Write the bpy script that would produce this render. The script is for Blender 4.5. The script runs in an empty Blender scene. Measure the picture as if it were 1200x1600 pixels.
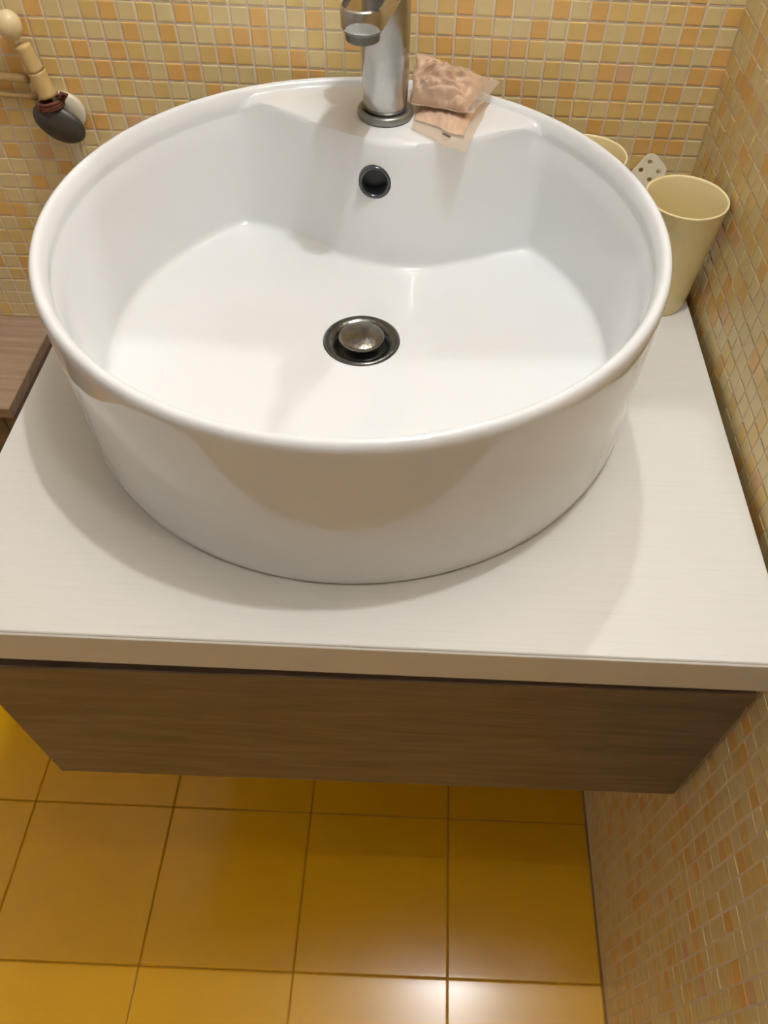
import bpy, bmesh, math, random
from mathutils import Vector, Matrix, noise
random.seed(7)
PI = math.pi
S = 0.017            # one mosaic pitch in metres; plan measured in pitches
HC = 40.985          # counter top above the floor, in pitches
sc = bpy.context.scene
col = sc.collection

def P(x, y, h=0.0):              # pitches, h above the counter top -> metres
    return Vector((x * S, y * S, (HC + h) * S))

# ------------------------------------------------------------------ camera
F_PX, YAW, PITCH, ROLL = 1226.0, 0.0049, 0.8921, 0.0478
CAMH = 28.368
cam_d = bpy.data.cameras.new('camera')
cam = bpy.data.objects.new('camera', cam_d); col.objects.link(cam)
fwd = Vector((math.sin(YAW) * math.cos(PITCH), math.cos(YAW) * math.cos(PITCH), -math.sin(PITCH)))
rt = Vector((math.cos(YAW), -math.sin(YAW), 0))
up = rt.cross(fwd)
r2 = math.cos(ROLL) * rt + math.sin(ROLL) * up
u2 = -math.sin(ROLL) * rt + math.cos(ROLL) * up
CAM = P(-16.199, -45.708, CAMH)
cam.matrix_world = Matrix(((r2.x, u2.x, -fwd.x, CAM.x), (r2.y, u2.y, -fwd.y, CAM.y), (r2.z, u2.z, -fwd.z, CAM.z), (0, 0, 0, 1)))
cam_d.sensor_fit = 'VERTICAL'; cam_d.sensor_height = 36.0; cam_d.sensor_width = 27.0
cam_d.lens = 36.0 * F_PX / 1600.0
cam_d.shift_x = -47.2 / 1600.0
cam_d.shift_y = -27.4 / 1600.0
cam_d.clip_start = 0.02
cam_d.dof.use_dof = True; cam_d.dof.focus_distance = 0.70; cam_d.dof.aperture_fstop = 8.5
sc.camera = cam

# ------------------------------------------------------------------ world, lights, exposure
w = bpy.data.worlds.new('world'); sc.world = w; w.use_nodes = True
w.node_tree.nodes['Background'].inputs[0].default_value = (0.97, 0.98, 1.0, 1)
w.node_tree.nodes['Background'].inputs[1].default_value = 0.15
sc.view_settings.view_transform = 'Standard'
sc.view_settings.look = 'None'
sc.view_settings.exposure = -0.11
sc.view_settings.gamma = 1.0
sc.view_settings.use_curve_mapping = False

def lamp(name, loc, watts, colr=(0.935, 0.975, 1.02), rad=0.028):
    d = bpy.data.lights.new(name, 'POINT'); d.energy = watts; d.color = colr; d.shadow_soft_size = rad
    o = bpy.data.objects.new(name, d); col.objects.link(o); o.location = loc
    return o
lamp('ceiling_bulb_basin', P(-3.6, -18.2, 85), 28, rad=0.02)
lamp('ceiling_bulb_room', P(-1.6, -38.0, 85), 6.0)
lamp('mirror_image_bulb', P(-5.3, 41.6, 85), 27)  # added bulb, stands in for the room bulb's reflection in an unseen mirror

# ------------------------------------------------------------------ materials
def mat(name, rgb, rough=0.4, metal=0.0, spec=0.5, var=0.0, scale=60, coat=0.0, bump=0.0, bump_scale=300, trans=0.0, stretch=None):
    m = bpy.data.materials.new(name); m.use_nodes = True
    nt = m.node_tree; b = nt.nodes['Principled BSDF']
    b.inputs['Base Color'].default_value = (*rgb, 1); b.inputs['Roughness'].default_value = rough
    b.inputs['Metallic'].default_value = metal; b.inputs['Specular IOR Level'].default_value = spec
    b.inputs['Coat Weight'].default_value = coat; b.inputs['Coat Roughness'].default_value = 0.05
    b.inputs['Transmission Weight'].default_value = trans
    if var or bump:
        tc = nt.nodes.new('ShaderNodeTexCoord'); mp = nt.nodes.new('ShaderNodeMapping')
        nt.links.new(tc.outputs['Object'], mp.inputs['Vector'])
        if stretch: mp.inputs['Scale'].default_value = stretch
    if var:
        n = nt.nodes.new('ShaderNodeTexNoise'); n.inputs['Scale'].default_value = scale; n.inputs['Detail'].default_value = 4
        nt.links.new(mp.outputs[0], n.inputs['Vector'])
        mx = nt.nodes.new('ShaderNodeMix'); mx.data_type = 'RGBA'
        mx.inputs[6].default_value = (*[c * (1 - var) for c in rgb], 1)
        mx.inputs[7].default_value = (*[min(1, c * (1 + var)) for c in rgb], 1)
        nt.links.new(n.outputs['Fac'], mx.inputs[0]); nt.links.new(mx.outputs[2], b.inputs['Base Color'])
    if bump:
        n2 = nt.nodes.new('ShaderNodeTexNoise'); n2.inputs['Scale'].default_value = bump_scale
        nt.links.new(mp.outputs[0], n2.inputs['Vector'])
        bp = nt.nodes.new('ShaderNodeBump'); bp.inputs['Strength'].default_value = bump; bp.inputs['Distance'].default_value = 0.001
        nt.links.new(n2.outputs['Fac'], bp.inputs['Height']); nt.links.new(bp.outputs[0], b.inputs['Normal'])
    return m

def ramp_wood(name, stops, rough, grain=(2.5, 70, 70), wave=0.35, bump=0.15, spec=0.4, nscale=1.0):
    m = bpy.data.materials.new(name); m.use_nodes = True
    nt = m.node_tree; b = nt.nodes['Principled BSDF']
    b.inputs['Roughness'].default_value = rough; b.inputs['Specular IOR Level'].default_value = spec
    tc = nt.nodes.new('ShaderNodeTexCoord')
    mp = nt.nodes.new('ShaderNodeMapping'); mp.inputs['Scale'].default_value = grain
    nt.links.new(tc.outputs['Object'], mp.inputs['Vector'])
    n = nt.nodes.new('ShaderNodeTexNoise'); n.inputs['Scale'].default_value = 4 * nscale; n.inputs['Detail'].default_value = 8; n.inputs['Roughness'].default_value = 0.65
    n.inputs['Distortion'].default_value = wave
    nt.links.new(mp.outputs[0], n.inputs['Vector'])
    cr = nt.nodes.new('ShaderNodeValToRGB')
    el = cr.color_ramp.elements
    el[0].position = stops[0][0]; el[0].color = (*stops[0][1], 1)
    el[1].position = stops[-1][0]; el[1].color = (*stops[-1][1], 1)
    for pos, c in stops[1:-1]:
        e = el.new(pos); e.color = (*c, 1)
    nt.links.new(n.outputs['Fac'], cr.inputs['Fac']); nt.links.new(cr.outputs[0], b.inputs['Base Color'])
    bp = nt.nodes.new('ShaderNodeBump'); bp.inputs['Strength'].default_value = bump; bp.inputs['Distance'].default_value = 0.0006
    nt.links.new(n.outputs['Fac'], bp.inputs['Height']); nt.links.new(bp.outputs[0], b.inputs['Normal'])
    return m

M = {}
M['pale'] = mat('mosaic_pale', (0.80, 0.64, 0.315), 0.28, var=0.10, scale=45, bump=0.1, bump_scale=90)
M['gold'] = mat('mosaic_gold', (0.80, 0.565, 0.205), 0.28, var=0.10, scale=45, bump=0.1, bump_scale=90)
M['orange'] = mat('mosaic_orange', (0.81, 0.49, 0.155), 0.28, var=0.10, scale=45, bump=0.1, bump_scale=90)
M['salmon'] = mat('mosaic_salmon', (0.78, 0.49, 0.25), 0.28, var=0.10, scale=45, bump=0.1, bump_scale=90)
M['grout'] = mat('grout', (0.86, 0.73, 0.58), 0.85, var=0.08, scale=80)
M['floor_tile'] = mat('floor_tile', (0.80, 0.415, 0.006), 0.20, var=0.06, scale=9, bump=0.02, bump_scale=40)
M['floor_grout'] = mat('floor_grout', (0.34, 0.17, 0.012), 0.8)
M['plaster'] = mat('plaster', (0.60, 0.60, 0.60), 0.8)
M['ceramic'] = mat('ceramic', (0.79, 0.79, 0.775), 0.045, spec=0.5, coat=0.3)
M['counter'] = ramp_wood('counter_laminate', [(0.2, (0.62, 0.585, 0.51)), (0.38, (0.715, 0.685, 0.62)), (0.8, (0.745, 0.72, 0.66))], 0.38, grain=(3, 110, 110), bump=0.08)
M['counter_edge'] = mat('counter_edge', (0.70, 0.66, 0.58), 0.4, var=0.03, scale=30)
M['seam'] = mat('seam', (0.30, 0.24, 0.17), 0.7)
M['wood_dark'] = ramp_wood('wood_dark', [(0.22, (0.085, 0.058, 0.040)), (0.5, (0.165, 0.116, 0.084)), (0.78, (0.24, 0.175, 0.130))], 0.42, grain=(1.0, 9, 9), wave=2.2, bump=0.2)
M['wood_mid'] = ramp_wood('wood_mid', [(0.25, (0.24, 0.155, 0.10)), (0.5, (0.36, 0.245, 0.165)), (0.75, (0.45, 0.32, 0.22))], 0.45, grain=(1.6, 30, 30), wave=0.8, bump=0.2)
M['dark'] = mat('gap_shade', (0.03, 0.022, 0.016), 0.8)  # near-black in place of the shade inside the drawer gap
M['chrome'] = mat('chrome', (0.46, 0.45, 0.43), 0.20, metal=1.0, var=0.10, scale=120, bump=0.12, bump_scale=160)
M['chrome_clean'] = mat('chrome_clean', (0.50, 0.49, 0.46), 0.10, metal=1.0)
M['ring_grey'] = mat('ring_grey', (0.28, 0.275, 0.25), 0.35, metal=0.7, var=0.15, scale=150)
M['aerator'] = mat('aerator_grey', (0.17, 0.17, 0.15), 0.35, metal=0.8)
M['drain_metal'] = mat('drain_metal', (0.15, 0.15, 0.135), 0.26, metal=1.0, var=0.5, scale=160, bump=0.3, bump_scale=220)
M['plug_metal'] = mat('plug_metal', (0.21, 0.19, 0.155), 0.26, metal=1.0, var=0.45, scale=190, bump=0.35, bump_scale=260)
M['black'] = mat('black_void', (0.012, 0.012, 0.013), 0.35)
M['overflow'] = mat('overflow_ring', (0.10, 0.10, 0.11), 0.2, metal=0.8)
M['cup'] = mat('cream_plastic', (0.93, 0.79, 0.45), 0.35, spec=0.4, trans=0.0)
M['cup'].node_tree.nodes['Principled BSDF'].inputs['Subsurface Weight'].default_value = 0.25
M['cup'].node_tree.nodes['Principled BSDF'].inputs['Subsurface Radius'].default_value = (0.006, 0.004, 0.002)
M['strip'] = mat('ivory_plastic', (0.93, 0.84, 0.64), 0.4)
M['bamboo'] = mat('bamboo', (0.60, 0.42, 0.17), 0.42, var=0.18, scale=70, stretch=(3, 3, 0.6), bump=0.15)
M['knob'] = mat('bamboo_knob', (0.78, 0.62, 0.34), 0.28, var=0.1, scale=60)
M['stone'] = mat('stone', (0.050, 0.045, 0.034), 0.42, var=0.4, scale=70, bump=0.25, bump_scale=120)
M['cord'] = mat('cord', (0.13, 0.035, 0.015), 0.8)
M['white_plastic'] = mat('white_plastic', (0.74, 0.66, 0.50), 0.4)
M['content'] = mat('sachet_content', (0.70, 0.49, 0.34), 0.5, var=0.35, scale=150, bump=0.6, bump_scale=200, stretch=(1.0, 0.35, 0.5))
M['mark'] = mat('print_mark', (0.10, 0.07, 0.06), 0.6)
# clear crinkled film
fm = bpy.data.materials.new('clear_film'); fm.use_nodes = True
nt = fm.node_tree; nt.nodes.clear()
out = nt.nodes.new('ShaderNodeOutputMaterial'); mx = nt.nodes.new('ShaderNodeMixShader')
tr = nt.nodes.new('ShaderNodeBsdfTransparent'); tr.inputs[0].default_value = (0.97, 0.92, 0.86, 1)
pb = nt.nodes.new('ShaderNodeBsdfPrincipled'); pb.inputs['Base Color'].default_value = (0.85, 0.76, 0.66, 1); pb.inputs['Roughness'].default_value = 0.14
mx.inputs[0].default_value = 0.22
nt.links.new(tr.outputs[0], mx.inputs[1]); nt.links.new(pb.outputs[0], mx.inputs[2]); nt.links.new(mx.outputs[0], out.inputs[0])
M['film'] = fm

# ------------------------------------------------------------------ helpers
def link(o, parent=None):
    col.objects.link(o)
    if parent is not None: o.parent = parent
    return o
def tag(o, label=None, cat=None, group=None, kind=None):
    if label: o['label'] = label
    if cat: o['category'] = cat
    if group: o['group'] = group
    if kind: o['kind'] = kind
    return o
def empty(name, loc=(0, 0, 0)):
    o = bpy.data.objects.new(name, None); col.objects.link(o); o.location = loc; o.empty_display_size = 0.02
    return o
def build(name, bm, m, parent=None, smooth=True, origin=None, angle=None):
    """bm in world metres; the object's origin is moved to origin (or the parent's location)"""
    o0 = Vector(origin) if origin is not None else Vector((0, 0, 0))
    if parent is not None and origin is None: o0 = world_loc(parent)
    bmesh.ops.recalc_face_normals(bm, faces=bm.faces)
    for v in bm.verts: v.co -= o0
    me = bpy.data.meshes.new(name); bm.to_mesh(me); bm.free()
    for pz in me.polygons: pz.use_smooth = smooth
    mats = m if isinstance(m, list) else [m]
    for k in mats: me.materials.append(k)
    o = bpy.data.objects.new(name, me); link(o, parent)
    o.location = o0 - (world_loc(parent) if parent is not None else Vector((0, 0, 0)))
    if smooth and angle: 
        me.set_sharp_from_angle(angle=math.radians(angle))
    return o
def world_loc(o):
    l = Vector(o.location)
    while o.parent is not None:
        o = o.parent; l += Vector(o.location)
    return l
def box(bm, a, b, bevel=0.0, seg=2):
    a = Vector(a); b = Vector(b)
    t = bmesh.new()
    bmesh.ops.create_cube(t, size=1)
    for v in t.verts:
        v.co = Vector([(a[i] + b[i]) / 2 + v.co[i] * abs(b[i] - a[i]) for i in range(3)])
    if bevel: bmesh.ops.bevel(t, geom=list(t.edges), offset=bevel, segments=seg, profile=0.5, affect='EDGES')
    me = bpy.data.meshes.new('tmp'); t.to_mesh(me); t.free(); bm.from_mesh(me); bpy.data.meshes.remove(me)
    return bm
def rings(bm, loops, cap0=True, cap1=True):
    vs = [[bm.verts.new(c) for c in L] for L in loops]
    n = len(loops[0])
    for a, b in zip(vs, vs[1:]):
        for i in range(n):
            bm.faces.new((a[i], a[(i + 1) % n], b[(i + 1) % n], b[i]))
    if cap0: bm.faces.new(vs[0][::-1])
    if cap1: bm.faces.new(vs[-1])
    return bm
def lathe(bm, c, prof, n=48, cap0=True, cap1=True):
    """prof: (r, h) in pitches about plan centre c=(x,y)"""
    L = [[P(c[0] + r * math.cos(2 * PI * i / n), c[1] + r * math.sin(2 * PI * i / n), h) for i in range(n)] for r, h in prof]
    return rings(bm, L, cap0, cap1)
def tube(bm, pts, rad, n=16, caps=True):
    """pts: world points, rad: per-point radius (m)"""
    loops = []
    pts = [Vector(q) for q in pts]
    prev = None
    for i, q in enumerate(pts):
        d = (pts[min(i + 1, len(pts) - 1)] - pts[max(i - 1, 0)]).normalized()
        ref = Vector((0, 0, 1)) if abs(d.z) < 0.9 else Vector((1, 0, 0))
        x = d.cross(ref).normalized() if prev is None else (prev - prev.dot(d) * d).normalized()
        prev = x; y = d.cross(x)
        r = rad[i] if isinstance(rad, (list, tuple)) else rad
        loops.append([q + r * (math.cos(2 * PI * k / n) * x + math.sin(2 * PI * k / n) * y) for k in range(n)])
    return rings(bm, loops, caps, caps)
def cut(o, cutters):
    """boolean-subtract closed bmeshes from o and keep the plain result mesh"""
    for cb in cutters:
        me = bpy.data.meshes.new('cut'); bmesh.ops.recalc_face_normals(cb, faces=cb.faces); cb.to_mesh(me); cb.free()
        c = bpy.data.objects.new('cut', me); col.objects.link(c)
        md = o.modifiers.new('b', 'BOOLEAN'); md.operation = 'DIFFERENCE'; md.object = c; md.solver = 'EXACT'
        bpy.context.view_layer.update()
        dg = bpy.context.evaluated_depsgraph_get()
        nm = bpy.data.meshes.new_from_object(o.evaluated_get(dg))
        o.modifiers.clear(); old = o.data; o.data = nm; nm.name = old.name
        bpy.data.objects.remove(c)
    for pz in o.data.polygons: pz.use_smooth = True
    o.data.set_sharp_from_angle(angle=math.radians(40))

# pixel of a point, only used to rank which mosaic pieces show largest
def pix(v):
    d = v - CAM; z = d.dot(fwd)
    if z < 0.05: return None
    return 647.2 + F_PX * d.dot(r2) / z, 772.6 - F_PX * d.dot(u2) / z

# ------------------------------------------------------------------ setting: walls, floor
X_L, Y_F, H_C = -95.0, -120.0, 92.0           # left wall, front wall, ceiling
OP = (-33.0, -1.5, 23.0, 60.0)                # added opening, in place of an unseen mirror: x0 x1 h0 h1
TH = 0.05                                     # tile proud of the grout
bm = bmesh.new()
for a, b in (((X_L, 0, -HC), (OP[0], 3, H_C)), ((OP[1], 0, -HC), (3, 3, H_C)), ((OP[0], 0, -HC), (OP[1], 3, OP[2])), ((OP[0], 0, OP[3]), (OP[1], 3, H_C))):
    box(bm, P(*a), P(*b))
wall_back = tag(build('wall_back', bm, M['grout'], smooth=False), 'back wall of small pale yellow and orange mosaic tiles', kind='structure')
bm = box(bmesh.new(), P(0, Y_F, -HC), P(3, 0, H_C))
wall_right = tag(build('wall_right', bm, M['grout'], smooth=False), 'right side wall of small yellow and orange mosaic tiles', kind='structure')
bm = box(bmesh.new(), P(X_L - 3, Y_F, -HC), P(X_L, 3, H_C))
tag(build('wall_left', bm, M['plaster'], smooth=False), kind='structure')
bm = box(bmesh.new(), P(X_L - 3, Y_F - 3, -HC), P(3, Y_F, H_C))
tag(build('wall_front', bm, M['plaster'], smooth=False), kind='structure')
bm = box(bmesh.new(), P(X_L - 3, Y_F - 3, H_C), P(3, 3, H_C + 3))
tag(build('ceiling', bm, M['plaster'], smooth=False), kind='structure')
bm = box(bmesh.new(), P(X_L - 3, Y_F - 3, -HC - 3), P(3, 3, -HC - 0.07))
floor = tag(build('floor', bm, M['floor_grout'], smooth=False), 'floor of large glossy amber yellow square tiles', kind='structure')

bm = bmesh.new()
for a, b in (((OP[0], -0.35, OP[2]), (OP[0] + 0.8, 0.4, OP[3])), ((OP[1] - 0.8, -0.35, OP[2]), (OP[1], 0.4, OP[3])), ((OP[0] + 0.8, -0.35, OP[2]), (OP[1] - 0.8, 0.4, OP[2] + 0.5)), ((OP[0] + 0.8, -0.35, OP[3] - 0.8), (OP[1] - 0.8, 0.4, OP[3]))):
    box(bm, P(*a), P(*b))
tag(build('mirror_standin_opening', bm, M['wood_mid'], smooth=False), 'added wood-framed opening standing in for an unseen mirror above the basin', kind='structure')

# floor tiles
T = 11.712; FX, FY = -11.885 + T, -25.12 + 2 * T + 0.0
tm = bmesh.new()
g = 0.035
box(tm, (-(T / 2 - g) * S, -(T / 2 - g) * S, -0.07 * S), ((T / 2 - g) * S, (T / 2 - g) * S, 0.0), 0.0014, 1)
tme = bpy.data.meshes.new('floor_tile'); tm.to_mesh(tme); tm.free(); tme.materials.append(M['floor_tile'])
for i in range(0, 8):
    for j in range(0, 12):
        o = bpy.data.objects.new('tile', tme); link(o, floor)
        o.location = ((FX - (i + 0.5) * T) * S, (FY - (j + 0.5) * T) * S, 0.0004 * random.uniform(-1, 0.3))
        o.rotation_euler = (random.uniform(-1, 1) * 0.0012, random.uniform(-1, 1) * 0.0012, 0)

# mosaic
PAT = {1: 'opogpggopoppopogpo...gpgpp', 2: 'pgopogpogpoppgopop...poppoppgopgpogppop', 3: 'opgogpgpopgoopgog...opgpgoogppopopppggo',
       4: 'oopppsoppgppgo......ggpogpgogpgpgopogp', 5: 'gpoopogpopgo............pgpppoopogogpg', 6: 'pgpgggpggpo.................oppgpgppo...o',
       7: 'ggop..........................gpgpop...gp', 8: '................................pspo....go'}
CODE = {'p': 0, 'g': 1, 'o': 2, 's': 3}
TMATS = [M['pale'], M['gold'], M['orange'], M['salmon']]
ASP = 1.008
def colour_of(wall, r, c):
    if wall == 'b' and r in PAT and c < len(PAT[r]) and PAT[r][c] != '.': return CODE[PAT[r][c]]
    q = random.random()
    a, b, c_ = (0.60, 0.80, 0.97) if wall == 'b' else (0.58, 0.84, 0.98)
    return 0 if q < a else 1 if q < b else 2 if q < c_ else 3
GAP = 0.06; BV = 0.04
def tile_verts(du, dn):   # a low frustum, local: u, v in plane, n outwards
    a = 0.5 - GAP; b = a - BV
    low = [(-a, -a, 0), (a, -a, 0), (a, a, 0), (-a, a, 0)]
    mid = [(x, y, TH * 0.6) for x, y, _ in low]
    top = [(-b, -b, TH), (b, -b, TH), (b, b, TH), (-b, b, TH)]
    return low + mid + top
TF = [(8, 9, 10, 11)] + [(i, (i + 1) % 4, 4 + (i + 1) % 4, 4 + i) for i in range(4)] + [(4 + i, 4 + (i + 1) % 4, 8 + (i + 1) % 4, 8 + i) for i in range(4)]
TV = tile_verts(0, 0)
def mosaic(wall, parent, cells, uvec, vvec, nvec, base):
    """cells: list of (row, column, u, v) centres in pitches"""
    meshes = []
    for k in range(4):
        me = bpy.data.meshes.new('mosaic_tile')
        me.from_pydata([(uvec * x + vvec * (y * ASP) + nvec * z) * S for x, y, z in TV], [], TF)
        me.materials.append(TMATS[k]); me.update(); meshes.append(me)
    ranked = []
    for r, c, u, v in cells:
        ctr = base + (uvec * u + vvec * v) * S
        q = pix(ctr); size = -1
        if q and -12 < q[0] < 1212 and -12 < q[1] < 1612:
            a_, b_ = pix(ctr + uvec * S * 0.5), pix(ctr + vvec * S * 0.5)
            size = abs((a_[0] - q[0]) * (b_[1] - q[1]) - (a_[1] - q[1]) * (b_[0] - q[0]))
            # hidden behind the basin or under the counter?
            d = ctr - CAM
            t = (P(0, 0, 9.0).z - CAM.z) / d.z
            hit = CAM + d * t
            if 0 < t < 1 and (hit.x / S + 19.2) ** 2 + (hit.y / S + 14.38) ** 2 < 14.0 ** 2: size = -1
            for hh in (0.0, -17.5):
                t = (P(0, 0, hh).z - CAM.z) / d.z; hit = CAM + d * t
                if 0 < t < 0.999 and -35.9 < hit.x / S < -0.3 and -31 < hit.y / S: size = -1
        ranked.append((size, r, c, u, v))
    ranked.sort(key=lambda e: -e[0])
    verts, faces, mi = [], [], []
    for k, (size, r, c, u, v) in enumerate(ranked):
        cc = colour_of(wall, r, c)
        jit = random.uniform(-0.012, 0.012)
        ctr = base + (uvec * u + vvec * v + nvec * jit) * S
        if k < 300 and size > 0:
            o = bpy.data.objects.new('mosaic_tile', meshes[cc]); link(o, parent); o.location = ctr
        else:
            n0 = len(verts)
            verts += [tuple(ctr + (uvec * x + vvec * (y * ASP) + nvec * z) * S) for x, y, z in TV]
            for f in TF: faces.append(tuple(n0 + q for q in f)); mi.append(cc)
    me = bpy.data.meshes.new('mosaic_tiling'); me.from_pydata(verts, [], faces)
    for k in TMATS: me.materials.append(k)
    me.polygons.foreach_set('material_index', mi); me.update()
    o = bpy.data.objects.new('mosaic_tiling', me); link(o, parent); o['kind'] = 'stuff'
HA = 13.08                                     # grout line A above the counter top
cells = []
for r in range(-9, 54):
    for c in range(0, 62):
        u, v = -(c + 0.5), -(r - 0.5) * ASP
        if HA + v < -HC + 0.5: continue
        if HA + v < -1.5 and c < 33: continue          # behind the cabinet
        cells.append((r, c, u, v))
mosaic('b', wall_back, cells, Vector((1, 0, 0)), Vector((0, 0, 1)), Vector((0, -1, 0)), P(0, 0, HA))
cells = []
for r in range(-9, 54):
    for c in range(0, 66):
        u, v = -(c + 0.5), -(r - 0.5) * ASP
        if HA + v < -HC + 0.5: continue
        cells.append((r, c, u, v))
mosaic('r', wall_right, cells, Vector((0, 1, 0)), Vector((0, 0, 1)), Vector((-1, 0, 0)), P(0, 0, HA))

# ------------------------------------------------------------------ countertop and cabinet
XR, XL, YF, TC = -0.5, -35.85, -30.88, 2.26
ct = empty('countertop', P((XL + XR) / 2, YF / 2, -TC))
tag(ct, 'off-white wood-grain countertop slab under the round white basin', 'countertop')
bm = box(bmesh.new(), P(XL, YF + 0.12, -TC), P(XR, -0.08, 0), 0.0008, 1)
build('slab', bm, M['counter'], ct, smooth=False)
bm = box(bmesh.new(), P(XL, YF, -TC), P(XR, YF + 0.10, -0.05), 0.0007, 1)
tag(build('edge_band', bm, M['counter_edge'], ct, smooth=False), 'smooth front edge strip')
bm = box(bmesh.new(), P(XL + 0.1, YF + 0.08, -TC + 0.1), P(XR - 0.1, YF + 0.14, -0.06))
build('glue_seam', bm, M['seam'], ct, smooth=False)

cb = empty('vanity_cabinet', P(-18.1, -15.5, -17.9))
tag(cb, 'dark brown wood vanity cabinet hung beneath the white countertop', 'cabinet')
YC = -30.18
for nm, a, b in (('side_panel', (-35.85, YC + 1.1, -17.6), (-34.9, -0.1, -TC - 0.05)), ('side_panel', (-1.3, YC + 1.1, -17.6), (-0.35, -0.1, -TC - 0.05)),
                 ('bottom_panel', (-34.88, YC + 1.1, -17.6), (-1.32, -0.1, -16.7)), ('back_panel', (-34.88, -1.0, -16.68), (-1.32, -0.1, -TC - 0.05)),
                 ('gap_shade_rail', (-34.88, YC + 1.1, -9.0), (-1.32, YC + 2.0, -TC - 0.06))):
    build(nm, box(bmesh.new(), P(*a), P(*b), 0.0006, 1), M['dark'] if nm == 'gap_shade_rail' else M['wood_dark'], cb, smooth=False)  # the near-black rail paints the shade seen in the gap above the drawer
bm = box(bmesh.new(), P(-36.01, YC, -17.75), P(-0.3, YC + 1.0, -4.25), 0.001, 1)
piv = P(-18.1, YC, -10)
bmesh.ops.rotate(bm, verts=bm.verts, cent=piv, matrix=Matrix.Rotation(-0.0125, 3, 'Y'))
tag(build('drawer_front', bm, M['wood_dark'], cb, smooth=False), 'dark brown drawer front sagging slightly to one side')

# ------------------------------------------------------------------ basin
BC = (-19.17, -14.22); BROT = math.radians(-4.0)
cr_, sr_ = math.cos(BROT), math.sin(BROT)
def basin_pt(u, v, h):
    u, v, h = u * 0.999, v * 0.999, h * 1.026
    return P(BC[0] + cr_ * u - sr_ * v, BC[1] + sr_ * u + cr_ * v, h)
def Rwall(h):
    return 12.5 + (13.3 - 12.5) * max(0, min(1, (h - 2.0) / 6.0)) ** 0.9
def bulge(u, h):
    t = max(0, min(1, (h - 2) / 6.0))
    v0 = 6.2 + (7.45 - 6.2) * t
    d = max(-1, min(1, (u - 0.9) / 9.3))
    return v0 + 3.3 * (1 - math.cos(PI * d)) / 2
def rbulge(th, h):
    s, c = math.sin(th), math.cos(th)
    if s < 0.25: return 40.0
    lo, hi = 0.0, 30.0
    for r in [x * 0.25 for x in range(1, 120)]:
        if r * s - bulge(r * c, h) > 0: hi = r; break
    lo = max(0, hi - 0.25)
    for _ in range(14):
        m_ = (lo + hi) / 2
        if m_ * s - bulge(m_ * c, h) > 0: hi = m_
        else: lo = m_
    return hi
def smin(a, b, k=0.55):
    hh = max(0, min(1, 0.5 + 0.5 * (b - a) / k))
    return b * (1 - hh) + a * hh - k * hh * (1 - hh)
NB = 240
TH_ = [2 * PI * i / NB for i in range(NB)]
WR = {h: [smin(Rwall(h), rbulge(t, h)) for t in TH_] for h in (8.0, 7.5, 6.5, 5.5, 4.5, 3.6, 3.0, 2.6, 2.3)}
loops = []
def ring(rf, h, dv=0.0): loops.append([basin_pt(rf(i) * math.cos(t), rf(i) * math.sin(t) + dv, h(i) if callable(h) else h) for i, t in enumerate(TH_)])
for r, h in ((13.5, 0.0), (13.68, 0.05), (13.76, 0.2), (13.78, 0.6), (13.84, 3.0), (13.92, 6.0), (13.96, 8.0), (13.96, 8.3), (13.92, 8.52), (13.83, 8.67), (13.7, 8.74), (13.57, 8.72), (13.47, 8.62), ):
    ring(lambda i, r=r: r, h)
def deckness(i): return max(0.0, min(1.0, (13.25 - WR[8.0][i]) / 0.6))
def hh(front, back): return lambda i: front + (back - front) * deckness(i)
ring(lambda i: 13.41, hh(8.50, 8.54)); ring(lambda i: 13.36, hh(8.38, 8.48)); ring(lambda i: 13.32, hh(8.24, 8.44))
for f, hb, hf in ((0.12, 8.42, 8.10), (0.4, 8.40, 7.98), (0.7, 8.37, 7.88), (0.9, 8.32, 7.80), (0.97, 8.22, 7.72), (1.0, 8.0, 7.62)):
    ring(lambda i, f=f: 13.29 + (WR[8.0][i] - 13.29) * f, hh(hf, hb))
for h in (7.5, 6.5, 5.5, 4.5, 3.6, 3.0, 2.6, 2.3):
    ring(lambda i, h=h: WR[h][i], h)
for off, h in ((0.05, 2.13), (0.16, 2.0), (0.34, 1.91), (0.65, 1.86), (1.0, 1.84)):
    ring(lambda i, off=off: WR[2.3][i] - off, h)
for f, h in ((0.75, 1.78), (0.5, 1.72), (0.28, 1.66), (0.1, 1.62), (0.0, 1.58)):
    ring(lambda i, f=f: 2.0 + (WR[2.3][i] - 1.0 - 2.0) * f, h, 0.20 * (1 - f))
ring(lambda i: 1.96, 1.45, 0.20); ring(lambda i: 1.93, 0.7, 0.20)
basin = empty('wash_basin', P(BC[0], BC[1], 0))
tag(basin, 'round white ceramic vessel basin standing on the countertop', 'basin')
body = build('bowl', rings(bmesh.new(), loops), M['ceramic'], basin)
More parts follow.
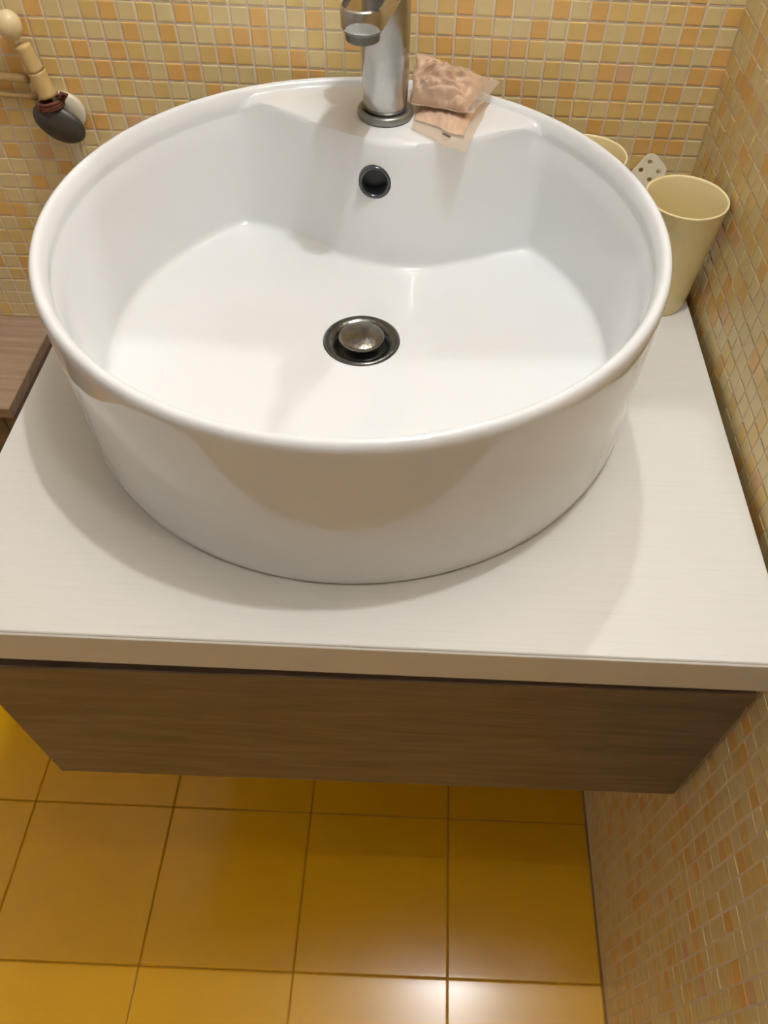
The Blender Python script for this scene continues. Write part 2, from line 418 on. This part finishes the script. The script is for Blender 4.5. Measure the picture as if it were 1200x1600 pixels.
# overflow hole in the bulging back wall
OFC = P(-18.87, -7.05, 6.45)
ofd = Vector((0.03, -1, 0.10)).normalized()
cut(body, [tube(bmesh.new(), [OFC - ofd * 0.02, OFC + ofd * 0.02], 0.86 * S, 40)])
def annulus(c, d, prof, n=40):
    ref = Vector((0, 0, 1)); x = d.cross(ref).normalized(); y = x.cross(d)
    L = [[c + (math.cos(2 * PI * k / n) * x + math.sin(2 * PI * k / n) * y) * (r * S) + d * (q * S) for k in range(n)] for r, q in prof]
    return L
bm = bmesh.new(); L = annulus(OFC, ofd, ((0.85, -1.0), (0.85, 0.02), (0.83, 0.10), (0.74, 0.12), (0.66, 0.06), (0.64, -0.1), (0.62, -1.0)))
rings(bm, L, False, False)
ofr = tag(build('overflow_ring', bm, M['overflow'], basin), 'dark chrome ring lining the overflow hole')
bm = bmesh.new(); L = annulus(OFC, ofd, ((0.63, -0.62), (0.4, -0.60), (0.05, -0.60))); rings(bm, L, False, True)
build('overflow_shade_disc', bm, M['black'], basin)  # black disc painted for the shade deep in the overflow hole
# drain
dr = (BC[0] + 0.02, BC[1] + 0.20)
bm = lathe(bmesh.new(), dr, ((1.55, 1.2), (1.90, 1.50), (1.96, 1.60), (1.93, 1.68), (1.80, 1.70), (1.55, 1.58), (1.35, 1.40), (1.25, 1.15)), 64, False, False)
dflange = tag(build('drain_flange', bm, M['drain_metal'], basin), 'tarnished dark metal drain flange')
bm = lathe(bmesh.new(), dr, ((0.5, 0.95), (0.55, 1.55), (1.10, 1.72), (1.20, 1.80), (1.18, 1.90), (1.05, 1.98), (0.80, 2.06), (0.5, 2.12), (0.2, 2.15)), 56, True, True)
build('drain_plug', bm, M['plug_metal'], basin)
bm = lathe(bmesh.new(), dr, ((1.5, 0.9), (1.5, 1.25), (0.6, 1.2), (0.3, 1.2)), 40, True, True)
build('drain_well', bm, M['black'], basin)

# ------------------------------------------------------------------ faucet
fc = (-18.48, -4.0)
fa = empty('basin_faucet', P(fc[0], fc[1], 8.62))
tag(fa, 'chrome single-lever faucet with water stains on the basin deck', 'faucet')
build('base_ring', lathe(bmesh.new(), fc, ((1.42, 8.60), (1.47, 8.66), (1.47, 8.90), (1.40, 8.99), (1.27, 9.01), (1.2, 8.94)), 56, True, True), M['ring_grey'], fa)
build('column', lathe(bmesh.new(), fc, ((1.10, 8.96), (1.12, 9.1), (1.16, 9.5), (1.20, 10.5), (1.22, 12.5), (1.22, 16.6), (1.16, 16.75), (0.9, 16.8)), 56, True, True), M['chrome'], fa)
# spout: a rounded bar with a rounded end, aerator beneath
sx, sy = -19.30, -7.75
dirs = (Vector((sx, sy, 0)) - Vector((fc[0], fc[1], 0))).normalized(); per = Vector((-dirs.y, dirs.x, 0))
def stadium(wd, h, extra=0.0, start=0.9, lift=0.0):
    pts = []
    c0 = Vector((fc[0], fc[1], 0)) + dirs * start; c1 = Vector((sx, sy, 0))
    n = 14
    for k in range(n + 1):
        a = -PI / 2 + PI * k / n
        pts.append((c1 + dirs * (math.cos(a) * wd) + per * (math.sin(a) * wd), 0))
    pts.append((c0 + per * wd * 1.08, 1)); pts.append((c0 - per * wd * 1.08, 1))
    return [P(q.x, q.y, h + lift * e) for q, e in pts]
loops = [stadium(w_, h_, lift=0.25) for w_, h_ in ((0.90, 14.16), (0.96, 14.20), (0.98, 14.30), (0.98, 14.92), (0.95, 15.05), (0.88, 15.10), (0.80, 15.06), (0.70, 14.92))]
build('spout', rings(bmesh.new(), loops), M['chrome_clean'], fa, angle=35)
build('aerator', lathe(bmesh.new(), (sx, sy), ((0.62, 13.66), (0.72, 13.66), (0.78, 13.72), (0.78, 14.02), (0.85, 14.05), (0.88, 14.15), (0.6, 14.3)), 40), M['aerator'], fa, angle=40)
lv = build('lever_cap', lathe(bmesh.new(), fc, ((1.15, 16.82), (1.24, 16.9), (1.24, 18.0), (1.1, 18.3), (0.7, 18.45)), 48), M['chrome_clean'], fa)
bm = tube(bmesh.new(), [P(fc[0], fc[1], 18.2), P(fc[0] - 0.3, fc[1] - 2.0, 18.9), P(fc[0] - 0.75, fc[1] - 4.4, 20.2)], [0.5 * S, 0.42 * S, 0.34 * S], 14)
build('lever', bm, M['chrome_clean'], fa)

# ------------------------------------------------------------------ sachets beside the faucet
def quad_grid(c, n, fn):
    """c: BL BR TR TL in pitches (x,y,h); fn(s,t)->lift along normal"""
    c = [P(*q) for q in c]
    nor = ((c[1] - c[0]).cross(c[3] - c[0])).normalized()
    out = []
    for j in range(n + 1):
        row = []
        for i in range(n + 1):
            s, t = i / n, j / n
            q = (c[0] * (1 - s) + c[1] * s) * (1 - t) + (c[3] * (1 - s) + c[2] * s) * t
            row.append(q + nor * (fn(s, t) * S))
        out.append(row)
    return out, nor
def grid_mesh(bm, top, bot=None):
    n = len(top)
    tv = [[bm.verts.new(q) for q in r] for r in top]
    for j in range(n - 1):
        for i in range(n - 1): bm.faces.new((tv[j][i], tv[j][i + 1], tv[j + 1][i + 1], tv[j + 1][i]))
    if bot:
        bv = [[bm.verts.new(q) for q in r] for r in bot]
        for j in range(n - 1):
            for i in range(n - 1): bm.faces.new((bv[j][i], bv[j + 1][i], bv[j + 1][i + 1], bv[j][i + 1]))
        for i in range(n - 1):
            bm.faces.new((tv[0][i], bv[0][i], bv[0][i + 1], tv[0][i + 1]))
            bm.faces.new((tv[n - 1][i + 1], bv[n - 1][i + 1], bv[n - 1][i], tv[n - 1][i]))
            bm.faces.new((tv[i + 1][0], bv[i + 1][0], bv[i][0], tv[i][0]))
            bm.faces.new((tv[i][n - 1], bv[i][n - 1], bv[i + 1][n - 1], tv[i + 1][n - 1]))
    return bm
def nz(a, b, c=0.0): return noise.noise(Vector((a, b, c)))
def sachet(label, corners, thick, seed, inner, mark=None, ridge=0.0, crumple=0.12):
    base = sum((P(*q) for q in corners), Vector()) / 4
    t = empty('plastic_sachet', base); tag(t, label, 'sachet', 'clear sachets beside the faucet')
    c = [P(*q) for q in corners]
    nor = ((c[1] - c[0]).cross(c[3] - c[0])).normalized()
    s0, s1, q0, q1 = inner
    def prof(s, q):
        a = (s - s0) / (s1 - s0); b = (q - q0) / (q1 - q0)
        e = min(a, 1 - a, b, 1 - b)
        k = max(0, min(1, e / 0.46)); return k ** 0.75 * (1.15 - 0.15 * k)
    def topf(s, q):
        k = prof(s, q)
        rg = ridge * k * (abs(nz(s * 3 + q * 2 + seed, q * 9 - s * 5, 7)) * 2 - 0.3)
        f = 0.04 + thick * k * (0.85 + 0.45 * nz(s * 3.2 + seed, q * 3.2)) + rg + crumple * (0.25 + k) * (abs(nz(s * 9 + seed, q * 9, 3)) - 0.15) * 2
        return max(0.03, f)
    def warp(s, q):     # uneven outline
        return s + 0.045 * nz(q * 3.5 + seed, 1.7, s), q + 0.045 * nz(s * 3.5 + seed, 8.1, q)
    def surf(s, q, f):
        s, q = warp(s, q)
        return (c[0] * (1 - s) + c[1] * s) * (1 - q) + (c[3] * (1 - s) + c[2] * s) * q + nor * (f * S)
    n = 56
    top = [[surf(i / n, j / n, topf(i / n, j / n)) for i in range(n + 1)] for j in range(n + 1)]
    bot = [[surf(i / n, j / n, 0.005) for i in range(n + 1)] for j in range(n + 1)]
    build('film', grid_mesh(bmesh.new(), top, bot), M['film'], t, angle=60)
    n2 = 40; tp, bt = [], []
    for j in range(n2 + 1):
        ra, rb = [], []
        for i in range(n2 + 1):
            s = s0 + (s1 - s0) * i / n2; q = q0 + (q1 - q0) * j / n2
            e = min(i, n2 - i, j, n2 - j)
            lump = 0.16 * thick * nz(s * 14 + seed, q * 5, 2) * min(1, e / 5)
            ra.append(surf(s, q, max(0.02, (topf(s, q) - 0.05) * 0.93 + min(0.0, lump)))); rb.append(surf(s, q, 0.012))
        tp.append(ra); bt.append(rb)
    build('contents', grid_mesh(bmesh.new(), tp, bt), M['content'], t)
    if mark:
        s, q, ds, dq = mark
        m_ = [surf(a, b, topf(a, b) + 0.03) for a, b in ((s - ds, q - dq), (s + ds, q - dq), (s + ds, q + dq), (s - ds, q + dq))]
        bm = bmesh.new(); lo = [bm.verts.new(v) for v in m_]; hi = [bm.verts.new(v + nor * 0.0003) for v in m_]
        bm.faces.new(lo[::-1]); bm.faces.new(hi)
        for k in range(4): bm.faces.new((lo[k], lo[(k + 1) % 4], hi[(k + 1) % 4], hi[k]))
        build('printed_dash', bm, M['mark'], t, smooth=False)
    return t
sachet('flatter clear sachet on the basin deck, its lower corner overhanging the bowl', [(-17.05, -5.6, 8.68), (-14.4, -7.9, 8.66), (-12.85, -2.2, 8.70), (-16.6, -2.0, 8.72)], 0.45, 1.3, (0.02, 0.86, 0.26, 0.97), mark=(0.60, 0.17, 0.075, 0.016), ridge=0.14)
sachet('puffy crumpled clear sachet lying on top of the flatter sachet beside faucet', [(-17.1, -4.1, 9.25), (-13.9, -4.8, 9.15), (-12.5, -1.9, 9.6), (-17.0, -1.5, 10.7)], 1.5, 5.1, (0.0, 0.88, 0.02, 0.97), ridge=0.42, crumple=0.22)

# ------------------------------------------------------------------ cups, perforated strip
def cup(c, label):
    t = empty('plastic_cup', P(c[0], c[1], 0)); tag(t, label, 'cup', 'cream plastic cups')
    prof = [(1.60, 0.0), (1.66, 0.02), (1.68, 0.16), (1.66, 0.24), (1.71, 0.32), (1.80, 1.6), (1.95, 3.6), (2.10, 5.4), (2.17, 6.38), (2.20, 6.46), (2.19, 6.54), (2.12, 6.55), (2.08, 6.46), (2.02, 5.4), (1.86, 3.6), (1.72, 1.6), (1.63, 0.6), (1.45, 0.42), (0.6, 0.36)]
    build('tumbler', lathe(bmesh.new(), c, prof, 56), M['cup'], t)
    return t
cup((-2.42, -7.2), 'cream plastic cup in front, between basin and right mosaic wall')
cup((-7.2, -3.1), 'cream plastic cup mostly hidden behind the basin near back wall')
# strip leaning on the back wall
foot, top = P(-6.1, -0.80, 0.0), P(-2.25, -0.45, 4.70)
ax = (top - foot); ln = ax.length; ax.normalize()
wd = Vector((1.43, -0.35, -0.5)); wd = (wd - wd.dot(ax) * ax).normalized(); nr = ax.cross(wd).normalized()
if nr.y > 0: nr = -nr
hw = 0.80 * S; rc = 0.45 * S; th = 0.075 * S
pts = []
for cx, cy, a0 in ((hw - rc, ln - rc, 0), (-(hw - rc), ln - rc, 90), (-(hw * 0.6 - rc * 0.5), rc * 0.5, 180), (hw * 0.6 - rc * 0.5, rc * 0.5, 270)):
    rr = rc if cy > ln / 2 else rc * 0.5
    for k in range(7):
        a = math.radians(a0 + 90 * k / 6); pts.append((cx + rr * math.cos(a), cy + rr * math.sin(a)))
lift = P(0, 0, 0.22).z - P(0, 0, 0).z
def sp(x, y, z): return foot + Vector((0, 0, lift)) + wd * x + ax * y + nr * z
bm = rings(bmesh.new(), [[sp(x, y, -th) for x, y in pts], [sp(x, y, th) for x, y in pts]])
st = build('perforated_strip', bm, M['strip'], None, origin=foot)
cutters = []
for hx in (-0.40, 0.40):
    for hy in (0.50, 1.15):
        q = sp(hx * S, ln - hy * S, 0)
        cutters.append(tube(bmesh.new(), [q - nr * 0.01, q + nr * 0.01], 0.15 * S, 16))
cut(st, cutters)
tag(st, 'ivory plastic strip with four small holes between the two cream cups', 'plastic strip')

# ------------------------------------------------------------------ bamboo ornament with stone on the back wall
def W(x, h, y): return P(x, y, h)
bo = empty('bamboo_ornament', P(-38.0, -0.1, 6.0))
tag(bo, 'bamboo stick ornament with a dark oval stone hung on the back wall', 'ornament')
def seg(a, b, r0, r1, nm='bamboo_stick', m='bamboo'):
    pts_, rr = [], []
    for k in range(9):
        t = k / 8; pts_.append(a.lerp(b, t)); rr.append((r0 + (r1 - r0) * t + 0.05 * (abs(t - 0.5) * 2) ** 6) * S)
    return build(nm, tube(bmesh.new(), pts_, rr, 18), M[m], bo)
yb = -0.95
pA, pB, pC, pD = W(-38.62, 10.95, yb), W(-38.30, 10.0, yb), W(-37.98, 8.7, yb), W(-37.72, 7.35, yb)
seg(pB, pC, 0.42, 0.46); seg(pC.lerp(pD, 0.02), pD, 0.46, 0.52)
bm = bmesh.new(); bmesh.ops.create_uvsphere(bm, u_segments=28, v_segments=18, radius=0.66 * S)
for v in bm.verts: v.co = Vector((v.co.x * 1.0, v.co.y * 0.95, v.co.z * 1.15))
bmesh.ops.rotate(bm, verts=bm.verts, cent=(0, 0, 0), matrix=Matrix.Rotation(math.radians(14), 3, 'Y'))
for v in bm.verts: v.co += pA
build('knob', bm, M['knob'], bo)
seg(W(-44.0, 8.25, -0.6), W(-38.75, 8.05, -0.6), 0.24, 0.22, 'cross_stick')
seg(W(-44.0, 7.2, -0.45), W(-38.6, 7.0, -0.45), 0.14, 0.14, 'cross_stick')
# stone
bm = bmesh.new(); bmesh.ops.create_icosphere(bm, subdivisions=4, radius=1.0)
for v in bm.verts:
    k = 1 + 0.05 * nz(v.co.x * 1.5, v.co.y * 1.5, v.co.z * 1.5)
    v.co = Vector((v.co.x * 1.48 * k, v.co.y * 0.5 * k, v.co.z * 1.02 * k)) * S
bmesh.ops.rotate(bm, verts=bm.verts, cent=(0, 0, 0), matrix=Matrix.Rotation(math.radians(27), 3, 'Y'))
for v in bm.verts: v.co += W(-37.55, 5.80, -1.05)
tag(build('stone', bm, M['stone'], bo), 'dark grey oval stone')
# cord wraps
def loop(c, rx, ry, tilt, r):
    L = []
    for k in range(29):
        a = 2 * PI * k / 28
        L.append(c + Vector((math.cos(a) * rx * S, math.sin(a) * ry * S, math.cos(a) * tilt * S)))
    return L
bm = bmesh.new()
for dz in (0.0, 0.16, 0.30): tube(bm, loop(W(-37.68, 7.05 - dz, yb), 0.62, 0.6, 0.12, 0), 0.10 * S, 8)
tube(bm, [W(-37.15, 7.15, yb - 0.2), W(-36.85, 7.6, yb - 0.15), W(-36.7, 7.45, yb), W(-37.1, 7.0, yb)], 0.12 * S, 8)
tube(bm, [W(-38.2, 7.1, yb - 0.35), W(-38.35, 6.7, yb - 0.35), W(-38.1, 6.3, yb - 0.4)], 0.12 * S, 8)
tag(build('cord', bm, M['cord'], bo), 'dark red-brown cord binding stick and stone')
# pale disc on the wall behind the stone, pale tube below
bm = bmesh.new(); L = annulus(W(-37.30, 6.15, -0.08), Vector((0, -1, 0)), ((1.05, 0.0), (1.12, 0.06), (1.12, 0.26), (1.02, 0.36), (0.5, 0.42)), 40)
rings(bm, L); tag(build('wall_disc', bm, M['white_plastic'], bo), 'pale round wall disc behind the stone')
bm = tube(bmesh.new(), [W(-37.45, 5.4, -0.42), W(-37.40, 4.4, -0.38), W(-37.35, 2.6, -0.34), W(-37.6, -0.8, -0.34)], 0.24 * S, 14)
tag(build('hanging_tube', bm, M['white_plastic'], bo), 'thin pale tube hanging down behind the basin')

# ------------------------------------------------------------------ low wooden shelf box left of the counter
sb = empty('wooden_shelf_box', P(-56, -4.9, -19.5))
tag(sb, 'brown wood-grain shelf box on the back wall, lower than the countertop', 'shelf')
build('top_board', box(bmesh.new(), P(-69, -9.6, -10.2), P(-43.1, -0.1, -9.3), 0.0015, 2), M['wood_mid'], sb, smooth=False)
build('side_panel', box(bmesh.new(), P(-44.0, -9.3, -19.4), P(-43.15, -0.1, -10.22), 0.0008, 1), M['wood_dark'], sb, smooth=False)  # sides and front take a darker wood for the shade on them
build('side_panel', box(bmesh.new(), P(-69, -9.3, -19.4), P(-68.1, -0.1, -10.22), 0.0008, 1), M['wood_dark'], sb, smooth=False)
build('front_panel', box(bmesh.new(), P(-68.05, -9.3, -19.4), P(-44.05, -8.5, -10.22), 0.0008, 1), M['wood_dark'], sb, smooth=False)
build('bottom_board', box(bmesh.new(), P(-68.05, -8.45, -19.4), P(-44.05, -0.1, -18.6), 0.0008, 1), M['wood_dark'], sb, smooth=False)
